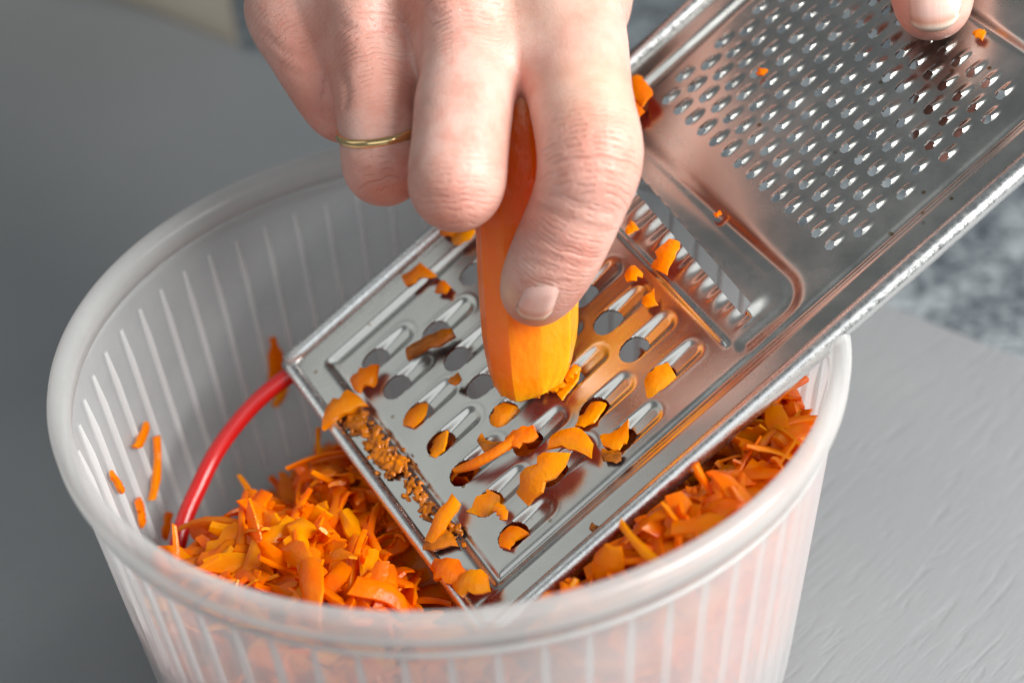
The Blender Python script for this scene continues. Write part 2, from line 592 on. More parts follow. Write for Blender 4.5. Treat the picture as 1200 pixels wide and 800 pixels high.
prof = [(0.0005, 0.0018), (0.040, 0.0018), (r_outer(0.0) - 0.013, 0.0012)]
for k in range(7):                                               # rounded foot
    a = math.pi / 2 * k / 6
    rc = 0.0095
    prof.append((r_outer(rc) - rc + rc * math.sin(a), rc - rc * math.cos(a) + 0.0004))
for z in np.linspace(0.014, HB - 0.0085, 14):
    prof.append((r_outer(z), z))
prof.append((r_outer(HB - 0.0075) + 0.0004, HB - 0.0074))
prof.append((r_inner(HB - 0.0074) + 0.0001, HB - 0.0074))
for z in np.linspace(HB - 0.0085, 0.014, 14):
    prof.append((r_inner(z), z))
for k in range(6, -1, -1):
    a = math.pi / 2 * k / 6
    rc = 0.0082
    prof.append((r_inner(rc) - rc + rc * math.sin(a), rc - rc * math.cos(a) + 0.0017))
prof.append((0.040, 0.0031)); prof.append((0.0005, 0.0031))
bowl_wall = lathe('bowl_wall', prof, M['bowl'], bowl)
# rolled lip
lip = []
zl = HB
pts = [(R_IN + 0.0002, zl - 0.0073), (R_IN - 0.0002, zl - 0.0025), (R_IN + 0.0003, zl - 0.0008), (R_IN + 0.0012, zl), (R_OUT - 0.0013, zl),
       (R_OUT - 0.0003, zl - 0.0006), (R_OUT, zl - 0.0016), (R_OUT - 0.0001, zl - 0.0050), (R_OUT - 0.0005, zl - 0.0058), (R_OUT - 0.0011, zl - 0.0062),
       (r_outer(zl - 0.0073) + 0.0007, zl - 0.0073)]
lathe('lip', pts, M['lip'], bowl)
# second shallow step under the lip
st = [(r_outer(zl - 0.0098) + 0.0001, zl - 0.0112), (r_outer(zl - 0.0098) + 0.0006, zl - 0.0106), (r_outer(zl - 0.0098) + 0.0006, zl - 0.0100), (r_outer(zl - 0.0098) + 0.0001, zl - 0.0094)]
lathe('step_ring', st, M['lip'], bowl)
# sixty moulded ribs, one mesh shared
zr0, zr1 = 0.012, HB - 0.0135
rv, rf = [], []
for i, z in enumerate(np.linspace(zr0, zr1, 9)):
    ri = r_inner(z)
    w = 0.00078 * (1.0 if 0 < i < 8 else 0.7)
    h = 0.0010 * (1.0 if 0 < i < 8 else 0.3)
    for (dr, dt) in ((0.0002, -w), (-h * 0.75, -w * 0.62), (-h, 0), (-h * 0.75, w * 0.62), (0.0002, w)):
        rv.append((ri + dr, dt, z))
for i in range(8):
    for k in range(4):
        rf.append((i * 5 + k, i * 5 + k + 1, (i + 1) * 5 + k + 1, (i + 1) * 5 + k))
rib0 = mesh_obj('rib', rv, rf, M['rib'], bowl_wall)
for k in range(60):
    o = rib0 if k == 0 else rib0.copy()
    if k:
        SC.collection.objects.link(o)
    o.rotation_euler = (0, 0, math.radians(6 * k + 2.2))

# ------------------------------------------------------------------ grater frame of reference (u along, v across, h up), mm
GO = np.array([-0.04134966, 0.03846597, 0.05832430])
GU = np.array([0.811999894, 0.325231301, 0.484644998])
GV = np.array([0.445761984, -0.881588160, -0.155237143])
GN = -np.array([0.376769314, 0.342088859, -0.860825242])        # upwards
GO = GO + GN * 0.0018                                            # the rolled edge rests on the bowl's lip
GW, GL = 97.5, 188.0


def G(u, v, h=0.0):
    return GO + (u * GU + v * GV + h * GN) * 0.001


def px_uv(px, py, h=0.0):
    d = ray(px, py)
    o = GO + GN * h * 0.001
    P = CAM + d * (((o - CAM) @ GN) / (d @ GN))
    return (P - GO) @ GU * 1000, (P - GO) @ GV * 1000


def sstep(a, b, x):
    t = np.clip((x - a) / (b - a), 0, 1)
    return t * t * (3 - 2 * t)


STEP = 0.32
us = np.arange(0, GL + STEP / 2, STEP)
vs = np.arange(0, GW + STEP / 2, STEP)
UU, VV = np.meshgrid(us, vs, indexing='ij')
HH = np.zeros_like(UU)


def groove(path, width, depth):
    global HH
    D = np.full(UU.shape, 1e9)
    for (a, b) in zip(path[:-1], path[1:]):
        a = np.array(a, float); b = np.array(b, float); ba = b - a
        t = np.clip(((UU - a[0]) * ba[0] + (VV - a[1]) * ba[1]) / (ba @ ba), 0, 1)
        D = np.minimum(D, np.hypot(UU - a[0] - t * ba[0], VV - a[1] - t * ba[1]))
    HH -= depth * np.exp(-(D / width) ** 2 * 1.6)


def arc(cx, cy, r, a0, a1, n=8):
    return [(cx + r * math.cos(math.radians(a0 + (a1 - a0) * k / n)), cy + r * math.sin(math.radians(a0 + (a1 - a0) * k / n))) for k in range(n + 1)]


# pressed border channel round the panel, panel itself sits slightly low
inside = sstep(9.2, 11.6, UU) * sstep(9.0, 11.4, VV) * (1 - sstep(85.0, 87.4, VV)) * (1 - sstep(171.0, 173.5, UU))
HH += -0.7 * inside
groove([(10.4, 10.4), (172, 10.4), (172, 86.3), (10.4, 86.3), (10.4, 10.4)], 1.25, 0.75)
groove([(0, 87.8), (188, 87.8)], 0.8, 0.25)
# frame round the slicing slot
groove([(84, 82.4)] + [(94.5, 82.4)] + arc(94.5, 76.4, 6.0, 90, 0)[1:] + [(100.5, 21.0)] + arc(94.5, 21.0, 6.0, 0, -90)[1:] + [(84, 15.0)], 2.2, 0.6)
# ridge between coarse holes and corrugated ramp
rg = np.exp(-((UU - 81.6 - (VV - 48) * -0.02) / 0.75) ** 2) * sstep(17, 20, VV) * (1 - sstep(78, 80.5, VV))
HH += 0.75 * rg
slot_u = lambda v: 91.6 - (v - 48) * 0.075
# corrugated ramp in front of the slot
rmp = sstep(83.2, 88.8, UU) * (UU < slot_u(VV) - 0.2) * sstep(18.5, 20.5, VV) * (1 - sstep(78.0, 79.5, VV))
HH += rmp * 0.6 * np.cos((VV - 20) * 2 * math.pi / 5.4)
# blade behind the slot rises to its edge
bl = (UU >= slot_u(VV) - 0.2) * (1 - sstep(90.5, 98.0, UU)) * sstep(17.5, 21, VV) * (1 - sstep(76, 79.5, VV))
HH += bl * 1.5

holes = []                                                       # (u, v, semi u, semi v, exponent)


def small_tooth(u0, v0, L, hw, hmax, su, sv):
    """raised teardrop rising towards its mouth at (u0, v0)"""
    i0, i1 = int((u0 - su - 3) / STEP), int((u0 + L + 3) / STEP)
    j0, j1 = int((v0 - hw * 2.2) / STEP), int((v0 + hw * 2.2) / STEP) + 1
    u = UU[i0:i1, j0:j1]; v = VV[i0:i1, j0:j1]
    du = u - u0
    t = np.clip((L - du) / (L - su * 0.55), 0, 1)
    wid = hw * np.sqrt(np.clip(1 - np.clip((du - L * 0.55) / (L * 0.45), 0, 1) ** 2, 1e-4, 1))
    cross = np.clip(1 - ((v - v0) / wid) ** 2, 0, 1)
    rise = np.where(du > su * 0.55, t * t * (3 - 2 * t), 1 - sstep(su * 0.55, -su * 0.4, du))
    HH[i0:i1, j0:j1] += hmax * cross ** 0.75 * np.clip(rise, 0, 1) * (du < L)
    holes.append((u0, v0, su, sv))


def tooth(u0, v0, L, hw, hmax, su, sv, ang=0.0):
    """pressed pill-shaped pocket deepening towards the opening at (u0, v0)"""
    global HH
    i0, i1 = int((u0 - su - 3) / STEP), int((u0 + L + 3) / STEP)
    j0, j1 = int((v0 - hw * 2.2) / STEP), int((v0 + hw * 2.2) / STEP) + 1
    u = UU[i0:i1, j0:j1]; v = VV[i0:i1, j0:j1]
    du = u - u0
    t = np.clip((L - du) / L, 0, 1)                              # 0 at the far end, 1 at the mouth
    pill = np.where(du < L - hw, np.abs(v - v0), np.hypot(du - (L - hw), v - v0)) / hw
    wall = 1 - sstep(0.38, 1.08, pill)
    lipr = np.exp(-((pill - 1.22) / 0.17) ** 2) * sstep(-su * 0.9, su * 0.2, du)
    HH[i0:i1, j0:j1] += -hmax * (0.16 + 0.84 * t ** 0.8) * wall * sstep(-su * 0.1, su * 0.5, du) + 0.03 * hmax * lipr
    holes.append((u0, v0, su, sv))


coarse = []
for r, u0 in enumerate((19.2, 34.4, 50.2, 65.7)):
    v0s = [18.3 + 10.25 * k for k in range(7)] if r % 2 == 0 else [14.0 + 10.1 * k for k in range(7)]
    for v0 in v0s:
        if r % 2 == 1 and v0 < 16:
            continue
        coarse.append((u0, v0))
        tooth(u0, v0, 11.8, 2.65, 1.6, 3.6, 2.85)
fine = []
for r in range(9):
    u0 = 112.0 + 6.13 * r
    off, n = ((17.9, 14), (15.6, 15))[r % 2]
    for k in range(n):
        fine.append((u0, off + 4.62 * k))
        small_tooth(u0, off + 4.62 * k, 5.0, 1.12, 0.85, 1.15, 1.0)

# cut the holes: grid points near a hole's outline are moved onto it, faces inside are dropped
KEEP = np.ones(UU.shape, bool)
U2, V2 = UU.copy(), VV.copy()
inhole = np.zeros(UU.shape, bool)
for (u0, v0, su, sv) in holes:
    i0, i1 = int((u0 - su - 1.2) / STEP), int((u0 + su + 1.2) / STEP) + 2
    j0, j1 = int((v0 - sv - 1.2) / STEP), int((v0 + sv + 1.2) / STEP) + 2
    du, dv = UU[i0:i1, j0:j1] - u0, VV[i0:i1, j0:j1] - v0
    rho = np.sqrt((du / su) ** 2 + (dv / sv) ** 2) + 1e-9
    dist = (rho - 1) * np.hypot(du, dv) / rho
    near = np.abs(dist) < STEP * 0.52
    U2[i0:i1, j0:j1] = np.where(near, u0 + du / rho, U2[i0:i1, j0:j1])
    V2[i0:i1, j0:j1] = np.where(near, v0 + dv / rho, V2[i0:i1, j0:j1])
    inhole[i0:i1, j0:j1] |= (dist < -STEP * 0.52)
# slot
va, vb, hw = 20.5, 75.3, 1.55
tv = np.clip(VV, va, vb)
du, dv = UU - slot_u(tv), VV - tv
rho = np.hypot(du, dv) + 1e-9
dist = rho - hw
near = np.abs(dist) < STEP * 0.52
U2 = np.where(near, slot_u(tv) + du / rho * hw, U2)
V2 = np.where(near, tv + dv / rho * hw, V2)
inhole |= dist < -STEP * 0.52
# rounded lower corners and rounded far end of the sheet
ci, cj = UU.shape
GX = GO + (U2[..., None] * GU + V2[..., None] * GV + HH[..., None] * GN) * 0.001
cell_in = inhole[:-1, :-1] | inhole[1:, :-1] | inhole[:-1, 1:] | inhole[1:, 1:]
cu, cvv = (UU[:-1, :-1] + UU[1:, 1:]) / 2, (VV[:-1, :-1] + VV[1:, 1:]) / 2
edge = (cu > 1.2) & (cvv > 1.6) & (cvv < GW - 1.6) & (cu < GL - 1)
# cells whose four corners all lie on an outline are inside it too
cc = np.zeros(cell_in.shape, bool)
for (u0, v0, su, sv) in holes:
    i0, i1 = int((u0 - su - 1) / STEP), int((u0 + su + 1) / STEP) + 1
    j0, j1 = int((v0 - sv - 1) / STEP), int((v0 + sv + 1) / STEP) + 1
    mu = (U2[i0:i1, j0:j1] + U2[i0 + 1:i1 + 1, j0:j1] + U2[i0:i1, j0 + 1:j1 + 1] + U2[i0 + 1:i1 + 1, j0 + 1:j1 + 1]) / 4 - u0
    mv = (V2[i0:i1, j0:j1] + V2[i0 + 1:i1 + 1, j0:j1] + V2[i0:i1, j0 + 1:j1 + 1] + V2[i0 + 1:i1 + 1, j0 + 1:j1 + 1]) / 4 - v0
    cc[i0:i1, j0:j1] |= ((mu / su) ** 2 + (mv / sv) ** 2) < 1.0
mu = (U2[:-1, :-1] + U2[1:, :-1] + U2[:-1, 1:] + U2[1:, 1:]) / 4
mv = (V2[:-1, :-1] + V2[1:, :-1] + V2[:-1, 1:] + V2[1:, 1:]) / 4
tv = np.clip(mv, va, vb)
cc |= np.hypot(mu - slot_u(tv), mv - tv) < hw
keep = ~cell_in & ~cc & edge

grater = empty('grater', tuple(G(0, GW / 2)), 'flat steel hand grater with coarse holes, slicing slot and fine holes, leaning in the bowl', 'grater')
GINV = grater.matrix_basis.inverted()
idx = np.arange(ci * cj).reshape(ci, cj)
Q = np.stack([idx[:-1, :-1], idx[1:, :-1], idx[1:, 1:], idx[:-1, 1:]], -1)
gloc = np.array(grater.location)
FA = Q[keep]
ev = np.concatenate([FA[:, [0, 1]], FA[:, [1, 2]], FA[:, [2, 3]], FA[:, [3, 0]]])
key = np.minimum(ev[:, 0], ev[:, 1]).astype(np.int64) * (ci * cj) + np.maximum(ev[:, 0], ev[:, 1])
uk, cnt_ = np.unique(key, return_counts=True)
rim_keys = uk[cnt_ == 1]
GXB = GX - GN * 0.00055
for name, ua, ub in (('coarse_panel', 0, 80.4), ('slicing_panel', 80.4, 104.0), ('fine_panel', 104.0, 170.0), ('grip_panel', 170.0, 999)):
    sel = keep & (cu >= ua) & (cu < ub)
    F = Q[sel]
    ev = np.concatenate([F[:, [0, 1]], F[:, [1, 2]], F[:, [2, 3]], F[:, [3, 0]]])
    key = np.minimum(ev[:, 0], ev[:, 1]).astype(np.int64) * (ci * cj) + np.maximum(ev[:, 0], ev[:, 1])
    rim = ev[np.isin(key, rim_keys)]
    used, inv = np.unique(F.ravel(), return_inverse=True)
    nu_ = len(used)
    top = inv.reshape(-1, 4)
    re_ = np.searchsorted(used, rim)
    # the outline has its own vertices so that the sheet's face keeps clean normals
    Vt = GX.reshape(-1, 3)[used]; Vb = GXB.reshape(-1, 3)[used]
    k = len(re_)
    Vr = np.concatenate([Vt[re_[:, 0]], Vt[re_[:, 1]], Vb[re_[:, 1]], Vb[re_[:, 0]]])
    ar = np.arange(k) + 2 * nu_
    rf_ = np.stack([ar + k, ar, ar + 3 * k, ar + 2 * k], 1)
    V = np.concatenate([Vt, Vb, Vr]) - gloc
    FF = np.concatenate([top[:, ::-1], top + nu_, rf_])
    fast_mesh(name, V, FF, M['steel'], grater)
# rolled wire edge
rb = 2.25
c1r = 5.0
path = [G(GL, rb - 0.2, 0.3)] + [G(u, rb - 0.2, 0.3) for u in np.linspace(GL - 4, 8, 30)]
path += [G(c1r + rb - 1 + c1r * math.cos(math.radians(a)), c1r + rb - 0.2 + c1r * math.sin(math.radians(a)), 0.3 - 0.3) for a in range(-100, -176, -15)]
left_edge = tube('rolled_edge', [G(GL, 2.1, 0.2)] + [G(u, 2.1, 0.2) for u in np.linspace(GL - 4, 2.2, 40)], rb * 0.001, M['bead'], None, seg=18)
right_edge = tube('rolled_edge', [G(GL, GW - 2.1, 0.2)] + [G(u, GW - 2.1, 0.2) for u in np.linspace(GL - 4, 2.2, 40)], 0.00245, M['bead'], None, seg=18)
low_edge = tube('rolled_edge', [G(2.1, v, 0.0) for v in np.linspace(1.6, GW - 1.6, 30)], 0.0017, M['bead'], None, seg=16)
for o in (left_edge, right_edge, low_edge):
    o.data.transform(Matrix.Translation(-Vector(gloc)))
    o.parent = grater
# red coated wire loop at the low end
loop = [(4, 3.2), (-6, 3.2), (-15, 3.9), (-24.9, 6.7), (-33, 11.2), (-40.4, 16.1), (-47.5, 23.5), (-53, 34), (-55, 48.7), (-53, 63), (-47.5, 74), (-40.4, 81.4), (-33, 86.3), (-24.9, 90.8), (-15, 93.6), (-6, 94.3), (4, 94.3)]
lp = catmull([G(u, v, -1.2 if u < 0 else -2.6) for u, v in loop], 6)
o = tube('wire_handle', lp, 0.0021, M['red'], None, seg=16)
o.data.transform(Matrix.Translation(-Vector(gloc)))
o.parent = grater
o['label'] = 'red plastic coated wire loop'

# ------------------------------------------------------------------ shreds
def shred_mesh(L, w, th, bend, twist, seed, ragged=0.18, nseg=6, arch=None):
    """flat curled ribbon with torn edges and blunt, obliquely broken ends"""
    r = np.random.default_rng(seed)
    V, F = [], []
    arch = r.uniform(0.02, 0.22) if arch is None else arch
    cut0, cut1 = r.normal(0, 0.35), r.normal(0, 0.35)
    taper0, taper1 = r.uniform(0.35, 1.0), r.uniform(0.5, 1.0)
    le = 1 + r.normal(0, ragged, nseg + 1); ri = 1 + r.normal(0, ragged, nseg + 1)
    side = r.normal(0, 0.10)
    cols = (-1.0, -0.35, 0.35, 1.0)
    for i in range(nseg + 1):
        t = i / nseg
        wd = taper0 + (1 - taper0) * min(1, t * 3.0) if t < 0.5 else taper1 + (1 - taper1) * min(1, (1 - t) * 3.5)
        a = twist * (t - 0.5)
        for top in (1, -1):
            for c in (cols if top == 1 else cols[::-1]):
                y = c * 0.5 * w * wd * (le[i] if c < 0 else ri[i])
                x = (t - 0.5) * L + y * (cut0 * max(0, 1 - 3 * t) + cut1 * max(0, 3 * t - 2))
                y2 = y + side * L * (2 * t - 1) ** 2
                z = arch * w * (1 - c * c) * wd + top * th * 0.5 * (1.0 if abs(c) < 0.9 else 0.72) * (0.7 + 0.3 * wd)
                z += r.normal(0, th * 0.09)
                V.append((x, y2 * math.cos(a) - z * math.sin(a), bend * L * (1 - (2 * t - 1) ** 2) + y2 * math.sin(a) + z * math.cos(a)))
        if i:
            for k in range(8):
                F.append(((i - 1) * 8 + k, (i - 1) * 8 + (k + 1) % 8, i * 8 + (k + 1) % 8, i * 8 + k))
    F.append((0, 1, 2, 3, 4, 5, 6, 7)[::-1]); F.append(tuple(nseg * 8 + k for k in range(8)))
    return V, F


shred_data = []
for k in range(40):
    if k % 5 == 0:
        L, w_, t_ = rnd.uniform(0.016, 0.027), rnd.uniform(0.0017, 0.0030), rnd.uniform(0.0008, 0.0013)
    else:
        L, w_, t_ = rnd.uniform(0.010, 0.020), rnd.uniform(0.0034, 0.0062), rnd.uniform(0.0006, 0.0010)
    V, F = shred_mesh(L, w_, t_, rnd.uniform(-0.05, 0.18), rnd.uniform(-1.5, 1.5), 100 + k)
    me = bpy.data.meshes.new('carrot_shred')
    me.from_pydata([tuple(v) for v in V], [], F)
    me.update()
    me.polygons.foreach_set('use_smooth', [True] * len(me.polygons))
    me.set_sharp_from_angle(angle=math.radians(42))
    me.materials.append(M['shred'])
    shred_data.append((me, np.array(V), F))


def heap_z(x, y):
    r = math.hypot(x, y)
    edge = max(y - 0.028 - 0.10 * max(0, x + 0.01), -0.68 * (x + 0.053) + 0.73 * (y - 0.005))                   # falls away towards the far wall
    base = 0.051 - 0.044 * (1 / (1 + math.exp(-(edge - 0.004) / 0.007)))
    base += 0.004 * math.sin(x * 95 + 1.0) * math.cos(y * 80) + 0.003 * math.sin(x * 210 + y * 160)
    base += 0.012 * max(0, (x - 0.030) / 0.04) * (1 if y < 0.03 else 0)
    # banked up beside the grater's right edge
    q = (np.array([x, y, 0.062]) - GO) * 1000
    gu, gv = q @ GU, q @ GV
    if gv > 90:
        base = max(base, 0.051 + 0.024 * min(1, max(0, (gv - 93) / 10)) * min(1, max(0, (gu - 8) / 30)) + 0.003 * math.sin(x * 150) * math.cos(y * 130))
    # under the grater it stays below the sheet
    p = np.array([x, y, 0])
    hp = GO[2] + ((GO[0] - x) * GN[0] + (GO[1] - y) * GN[1]) / GN[2]
    return base, hp


def ok_under(P, margin=0.004):
    q = (P - GO) * 1000
    u, v, h = q @ GU, q @ GV, q @ GN
    return not (-4 < u < GL and -4 < v < GW + 4 and h > -margin * 1000)


def occluded_by_grater(P):
    px = project(P)[0]
    u, v = px_uv(*px)
    return -1 < u < GL and -1 < v < GW and (P - GO) @ GN < 0


indiv, stuffV, stuffF, nst = [], [], [], 0
tries = 0
cand = []
while len(cand) < 3800 and tries < 80000:
    tries += 1
    r = 0.0775 * math.sqrt(rnd.random()); a = rnd.random() * 2 * math.pi
    x, y = r * math.cos(a), r * math.sin(a)
    top, hp = heap_z(x, y)
    depth = abs(rnd.gauss(0, 0.007)) if rnd.random() < 0.6 else rnd.uniform(0, 0.045)
    if tries % 5 == 0:                                           # pressed against the wall
        r = rnd.uniform(0.066, 0.0775); x, y = r * math.cos(a), r * math.sin(a)
        top, hp = heap_z(x, y); depth = rnd.uniform(0.0, 0.045)
    z = top - depth + rnd.gauss(0, 0.0012)
    if z < 0.006:
        continue
    P = np.array([x, y, z])
    if not ok_under(P, 0.0065):
        continue
    yaw = rnd.random() * 2 * math.pi
    pit = rnd.gauss(0, 0.5) if depth < 0.006 else rnd.gauss(0, 0.35)
    rot = Matrix.Rotation(yaw, 3, 'Z') @ Matrix.Rotation(pit, 3, 'Y') @ Matrix.Rotation(rnd.gauss(0, 0.8), 3, 'X')
    R = np.array(rot)
    k = rnd.randrange(len(shred_data))
    W = shred_data[k][1] @ R.T + P
    rr = np.hypot(W[:, 0], W[:, 1])
    lim = np.array([r_inner(max(0.003, zz)) - 0.001 for zz in W[:, 2]])
    over = (rr - lim).max()
    if over > 0:                                                 # push in from the wall
        P = P - np.array([math.cos(a), math.sin(a), 0]) * over
        W = shred_data[k][1] @ R.T + P
    ends = shred_data[k][1][[0, -1]] @ R.T + P
    if W[:, 2].min() < 0.004 or not all(ok_under(e, 0.0022) for e in ends):
        continue
    cand.append((depth, P, R, k, W))
vis = sorted([c for c in cand if not occluded_by_grater(c[1]) and c[0] < 0.012 and 150 < project(c[1])[0][0] < 1000], key=lambda c: c[0])
chosen = set(id(c) for c in vis[:285])
heap_label = 'grated carrot shred lying in the heap inside the bowl'
for c in cand:
    depth, P, R, k, W = c
    if id(c) in chosen:
        o = bpy.data.objects.new('carrot_shred', shred_data[k][0])
        SC.collection.objects.link(o)
        o.matrix_world = Matrix.Translation(P) @ Matrix(R.tolist()).to_4x4()
        tag(o, heap_label, 'carrot shred', 'shreds in the carrot heap')
    else:
        n0 = len(stuffV)
        stuffV.extend(W.tolist())
        stuffF.extend([tuple(n0 + i for i in f) for f in shred_data[k][2]])
NC = 56
gx = np.linspace(-0.078, 0.078, NC)
ids = {}
for i, x in enumerate(gx):
    for j, y in enumerate(gx):
        if math.hypot(x, y) < 0.0755:
            z, _ = heap_z(x, y)
            z = z - 0.0065 + 0.0016 * math.sin(i * 2.1 + j * 1.3) + 0.0014 * math.sin(i * 1.1 - j * 2.3)
            q = (np.array([x, y, z]) - GO) * 1000
            if -6 < q @ GU < GL and -6 < q @ GV < GW + 6 and q @ GN > -9:
                z -= (q @ GN + 9) * 0.001 / GN[2]
            if z > 0.012:
                ids[i, j] = len(stuffV); stuffV.append([x, y, z])
for (i, j) in list(ids):
    k = [(i, j), (i + 1, j), (i + 1, j + 1), (i, j + 1)]
    if all(t in ids for t in k):
        stuffF.append(tuple(ids[t] for t in k))
hs = mesh_obj('grated_carrot', stuffV, stuffF, M['shred'])
hs.data.set_sharp_from_angle(angle=math.radians(42))
hs['kind'] = 'stuff'
tag(hs, 'deep heap of grated orange carrot filling the plastic bowl', 'grated carrot')


def single_shred(name, P, xdir, up, L, w, th, bend, twist, seed, mat, label, group, cat='carrot shred', ragged=0.18, arch=None):
    V, F = shred_mesh(L, w, th, bend, twist, seed, ragged, 6, arch)
    o = mesh_obj(name, V, F, mat)
    o.data.set_sharp_from_angle(angle=math.radians(42))
    x = np.asarray(xdir, float); x /= np.linalg.norm(x)
    u = np.asarray(up, float); u = u - x * (u @ x); u /= np.linalg.norm(u)
    y = np.cross(u, x)
    o.matrix_world = Matrix([[x[i], y[i], u[i], P[i]] for i in range(3)] + [[0, 0, 0, 1]])
    return tag(o, label, cat, group)


# shreds clinging to the bowl's inner wall
def on_wall(px, py, off=0.0012):
    d = ray(px, py)
    best = None
    for s in np.linspace(0.25, 0.6, 1500):
        P = CAM + d * s
        if P[2] < HB and math.hypot(P[0], P[1]) < r_inner(P[2]):
            best = s
        elif best is not None:
            break
    P = CAM + d * best
    n = -np.array([P[0], P[1], 0]) / math.hypot(P[0], P[1])
    return P + n * off, n


for i, (x0, y0, x1, y1, w) in enumerate([(153, 527, 167, 501, 3.0), (180, 510, 175, 585, 2.4), (124, 556, 137, 577, 2.4), (155, 584, 162, 613, 3.0), (320, 392, 319, 450, 3.6), (333, 446, 318, 474, 3.0),
                                         (928, 462, 926, 540, 3.4), (908, 474, 910, 520, 3.0), (192, 600, 186, 630, 3.2)]):
    a, n = on_wall(x0, y0); b, _ = on_wall(x1, y1)
    single_shred('wall_shred', (a + b) / 2, b - a, n, max(0.004, np.linalg.norm(b - a)), w * 0.001, 0.0012, 0.02, 0.2, 900 + i, M['bit'],
                 'carrot shred clinging to the inner wall of the bowl above the heap', 'shreds clinging to the bowl wall')

# ------------------------------------------------------------------ carrot pieces on the grater
def gbit(px0, py0, px1, py1, w, th, seed, mat='bit', h=0.8, bend=0.05, label=None, group=None, tilt=0.0, name='carrot_shred', ragged=0.22):
    u0, v0 = px_uv(px0, py0); u1, v1 = px_uv(px1, py1)
    a, b = G(u0, v0, h), G(u1, v1, h + tilt)
    return single_shred(name, (a + b) / 2, b - a, GN, np.linalg.norm(b - a), w * 0.001, th * 0.001 * 0.75, bend, 0.3, seed, M[mat],
                        label, group, ragged=ragged, arch=0.10)


L_HOLE = 'small carrot scrap stuck in a coarse grater hole'
G_HOLE = 'scraps stuck in the coarse holes'
def hole_plug(u0, v0, h, seed):
    r = np.random.default_rng(seed)
    ax_ = GU * math.cos(0.35 * r.normal()) + GV * math.sin(0.5 * r.normal()) + GN * r.uniform(-0.30, 0.12)
    return single_shred('carrot_scrap', G(u0 - 0.5 + r.normal(0, 0.4), v0 + r.normal(0, 0.3), h - 0.2), ax_, GN + GV * r.normal(0, 0.25), r.uniform(5.4, 7.4) * 0.001, r.uniform(4.2, 5.4) * 0.001, 0.0008,
                        r.uniform(-0.06, 0.10), r.normal(0, 0.3), seed, M['bit'], L_HOLE, G_HOLE, 'carrot scrap', 0.10, 0.08)


for i, (r, c, h) in enumerate([(0, 2, -0.5), (0, 3, -0.9), (1, 3, -1.6), (0, 5, -1.1), (0, 6, -0.1), (2, 4, -0.3), (2, 5, 0.0), (2, 6, 0.1), (3, 5, -0.6)]):
    row = [q for q in coarse if abs(q[0] - (19.2, 34.4, 50.2, 65.7)[r]) < 0.1]
    hole_plug(row[c][0], row[c][1], h, 300 + i)
LAB_S = 'small carrot scrap lying loose on the steel of the grater'
GRP_S = 'loose scraps on the grater'
OWN = {7: 'carrot scrap caught on the corrugated ramp before the slicing slot', 8: 'single carrot crumb among the fine holes of the grater', 9: 'pointed carrot crumb beside the thumb pressing the grater',
       10: 'tiny carrot speck on the groove behind the slicing slot', 11: 'dark dried carrot speck on the side flange of the grater', 16: 'large carrot flake on the grater beside the index knuckle',
       17: 'smaller carrot flake tucked under the large one beside the index knuckle', 6: 'round carrot crumb at the end of the corrugated ramp by the index finger'}
for i, (x0, y0, x1, y1, w, mt, h) in enumerate([
        (476, 330, 509, 318, 4.2, 'bit', 1.0), (514, 346, 526, 334, 3.2, 'bit', 0.8), (519, 275, 548, 268, 4.2, 'bit', 1.5), (536, 290, 560, 270, 4.0, 'bit', 1.5), (736, 330, 752, 320, 3.6, 'bit', 1.6), (760, 364, 772, 352, 3.2, 'bit', 1.6),
        (737, 272, 748, 268, 2.6, 'bit', 1.2), (774, 322, 793, 286, 4.2, 'bit', 1.6), (890, 92, 898, 86, 2.2, 'bit', 1.2), (1142, 40, 1154, 46, 2.2, 'bit', 0.8), (838, 254, 846, 250, 1.2, 'bit', 0.4),
        (692, 617, 699, 621, 1.4, 'pulp', 0.3), (532, 455, 545, 447, 2.4, 'pulp', 2.2), (603, 460, 622, 452, 3.0, 'bit', 1.0), (705, 535, 728, 540, 2.6, 'pulp', 0.6), (560, 520, 585, 530, 2.6, 'pulp', 0.9),
        (745, 100, 762, 128, 4.6, 'bit', 3.0), (744, 118, 752, 142, 3.6, 'bit', 2.0)]):
    lab = OWN.get(i)
    gbit(x0, y0, x1, y1, w, 0.85, 400 + i, mt, h, label=lab or LAB_S, group=None if lab else GRP_S)
for i, (x0, y0, x1, y1, w) in enumerate([(590, 446, 606, 452, 2.4), (612, 456, 634, 462, 2.6), (640, 458, 662, 448, 2.6), (664, 446, 680, 432, 2.2), (578, 432, 592, 440, 2.0)]):
    gbit(x0, y0, x1, y1, w, 1.4, 700 + i, h=0.9, label='ragged carrot crumb squeezed out under the worn end of the carrot', group='crumbs under the carrot end', name='carrot_crumb')
gbit(537, 562, 612, 527, 2.3, 1.5, 501, h=2.0, bend=0.06, label='long thin carrot strip bridging two coarse holes of the grater', tilt=1.0, ragged=0.08)
gbit(600, 528, 634, 512, 4.2, 1.4, 502, h=2.6, label='wide orange carrot flake at the end of the long thin strip')
gbit(618, 590, 660, 540, 6.0, 1.5, 503, h=2.0, bend=0.10, label='broad upright carrot flake curled over a coarse grater hole', tilt=2.0)
gbit(652, 516, 700, 524, 4.4, 1.5, 504, h=2.2, bend=0.06, label='stubby carrot strip lying across the coarse tongues beside the carrot')
gbit(596, 610, 586, 594, 2.4, 1.2, 505, h=1.2, label='tiny carrot neck joining two filled coarse holes')
gbit(482, 420, 536, 394, 3.8, 1.8, 506, 'pulp', 2.2, 0.04, label='brownish carrot strip resting on a coarse tongue of the grater')
gbit(417, 455, 446, 440, 5.2, 2.4, 507, h=1.4, bend=0.1, label='chunky carrot crumb near the low corner of the grater', name='carrot_crumb')
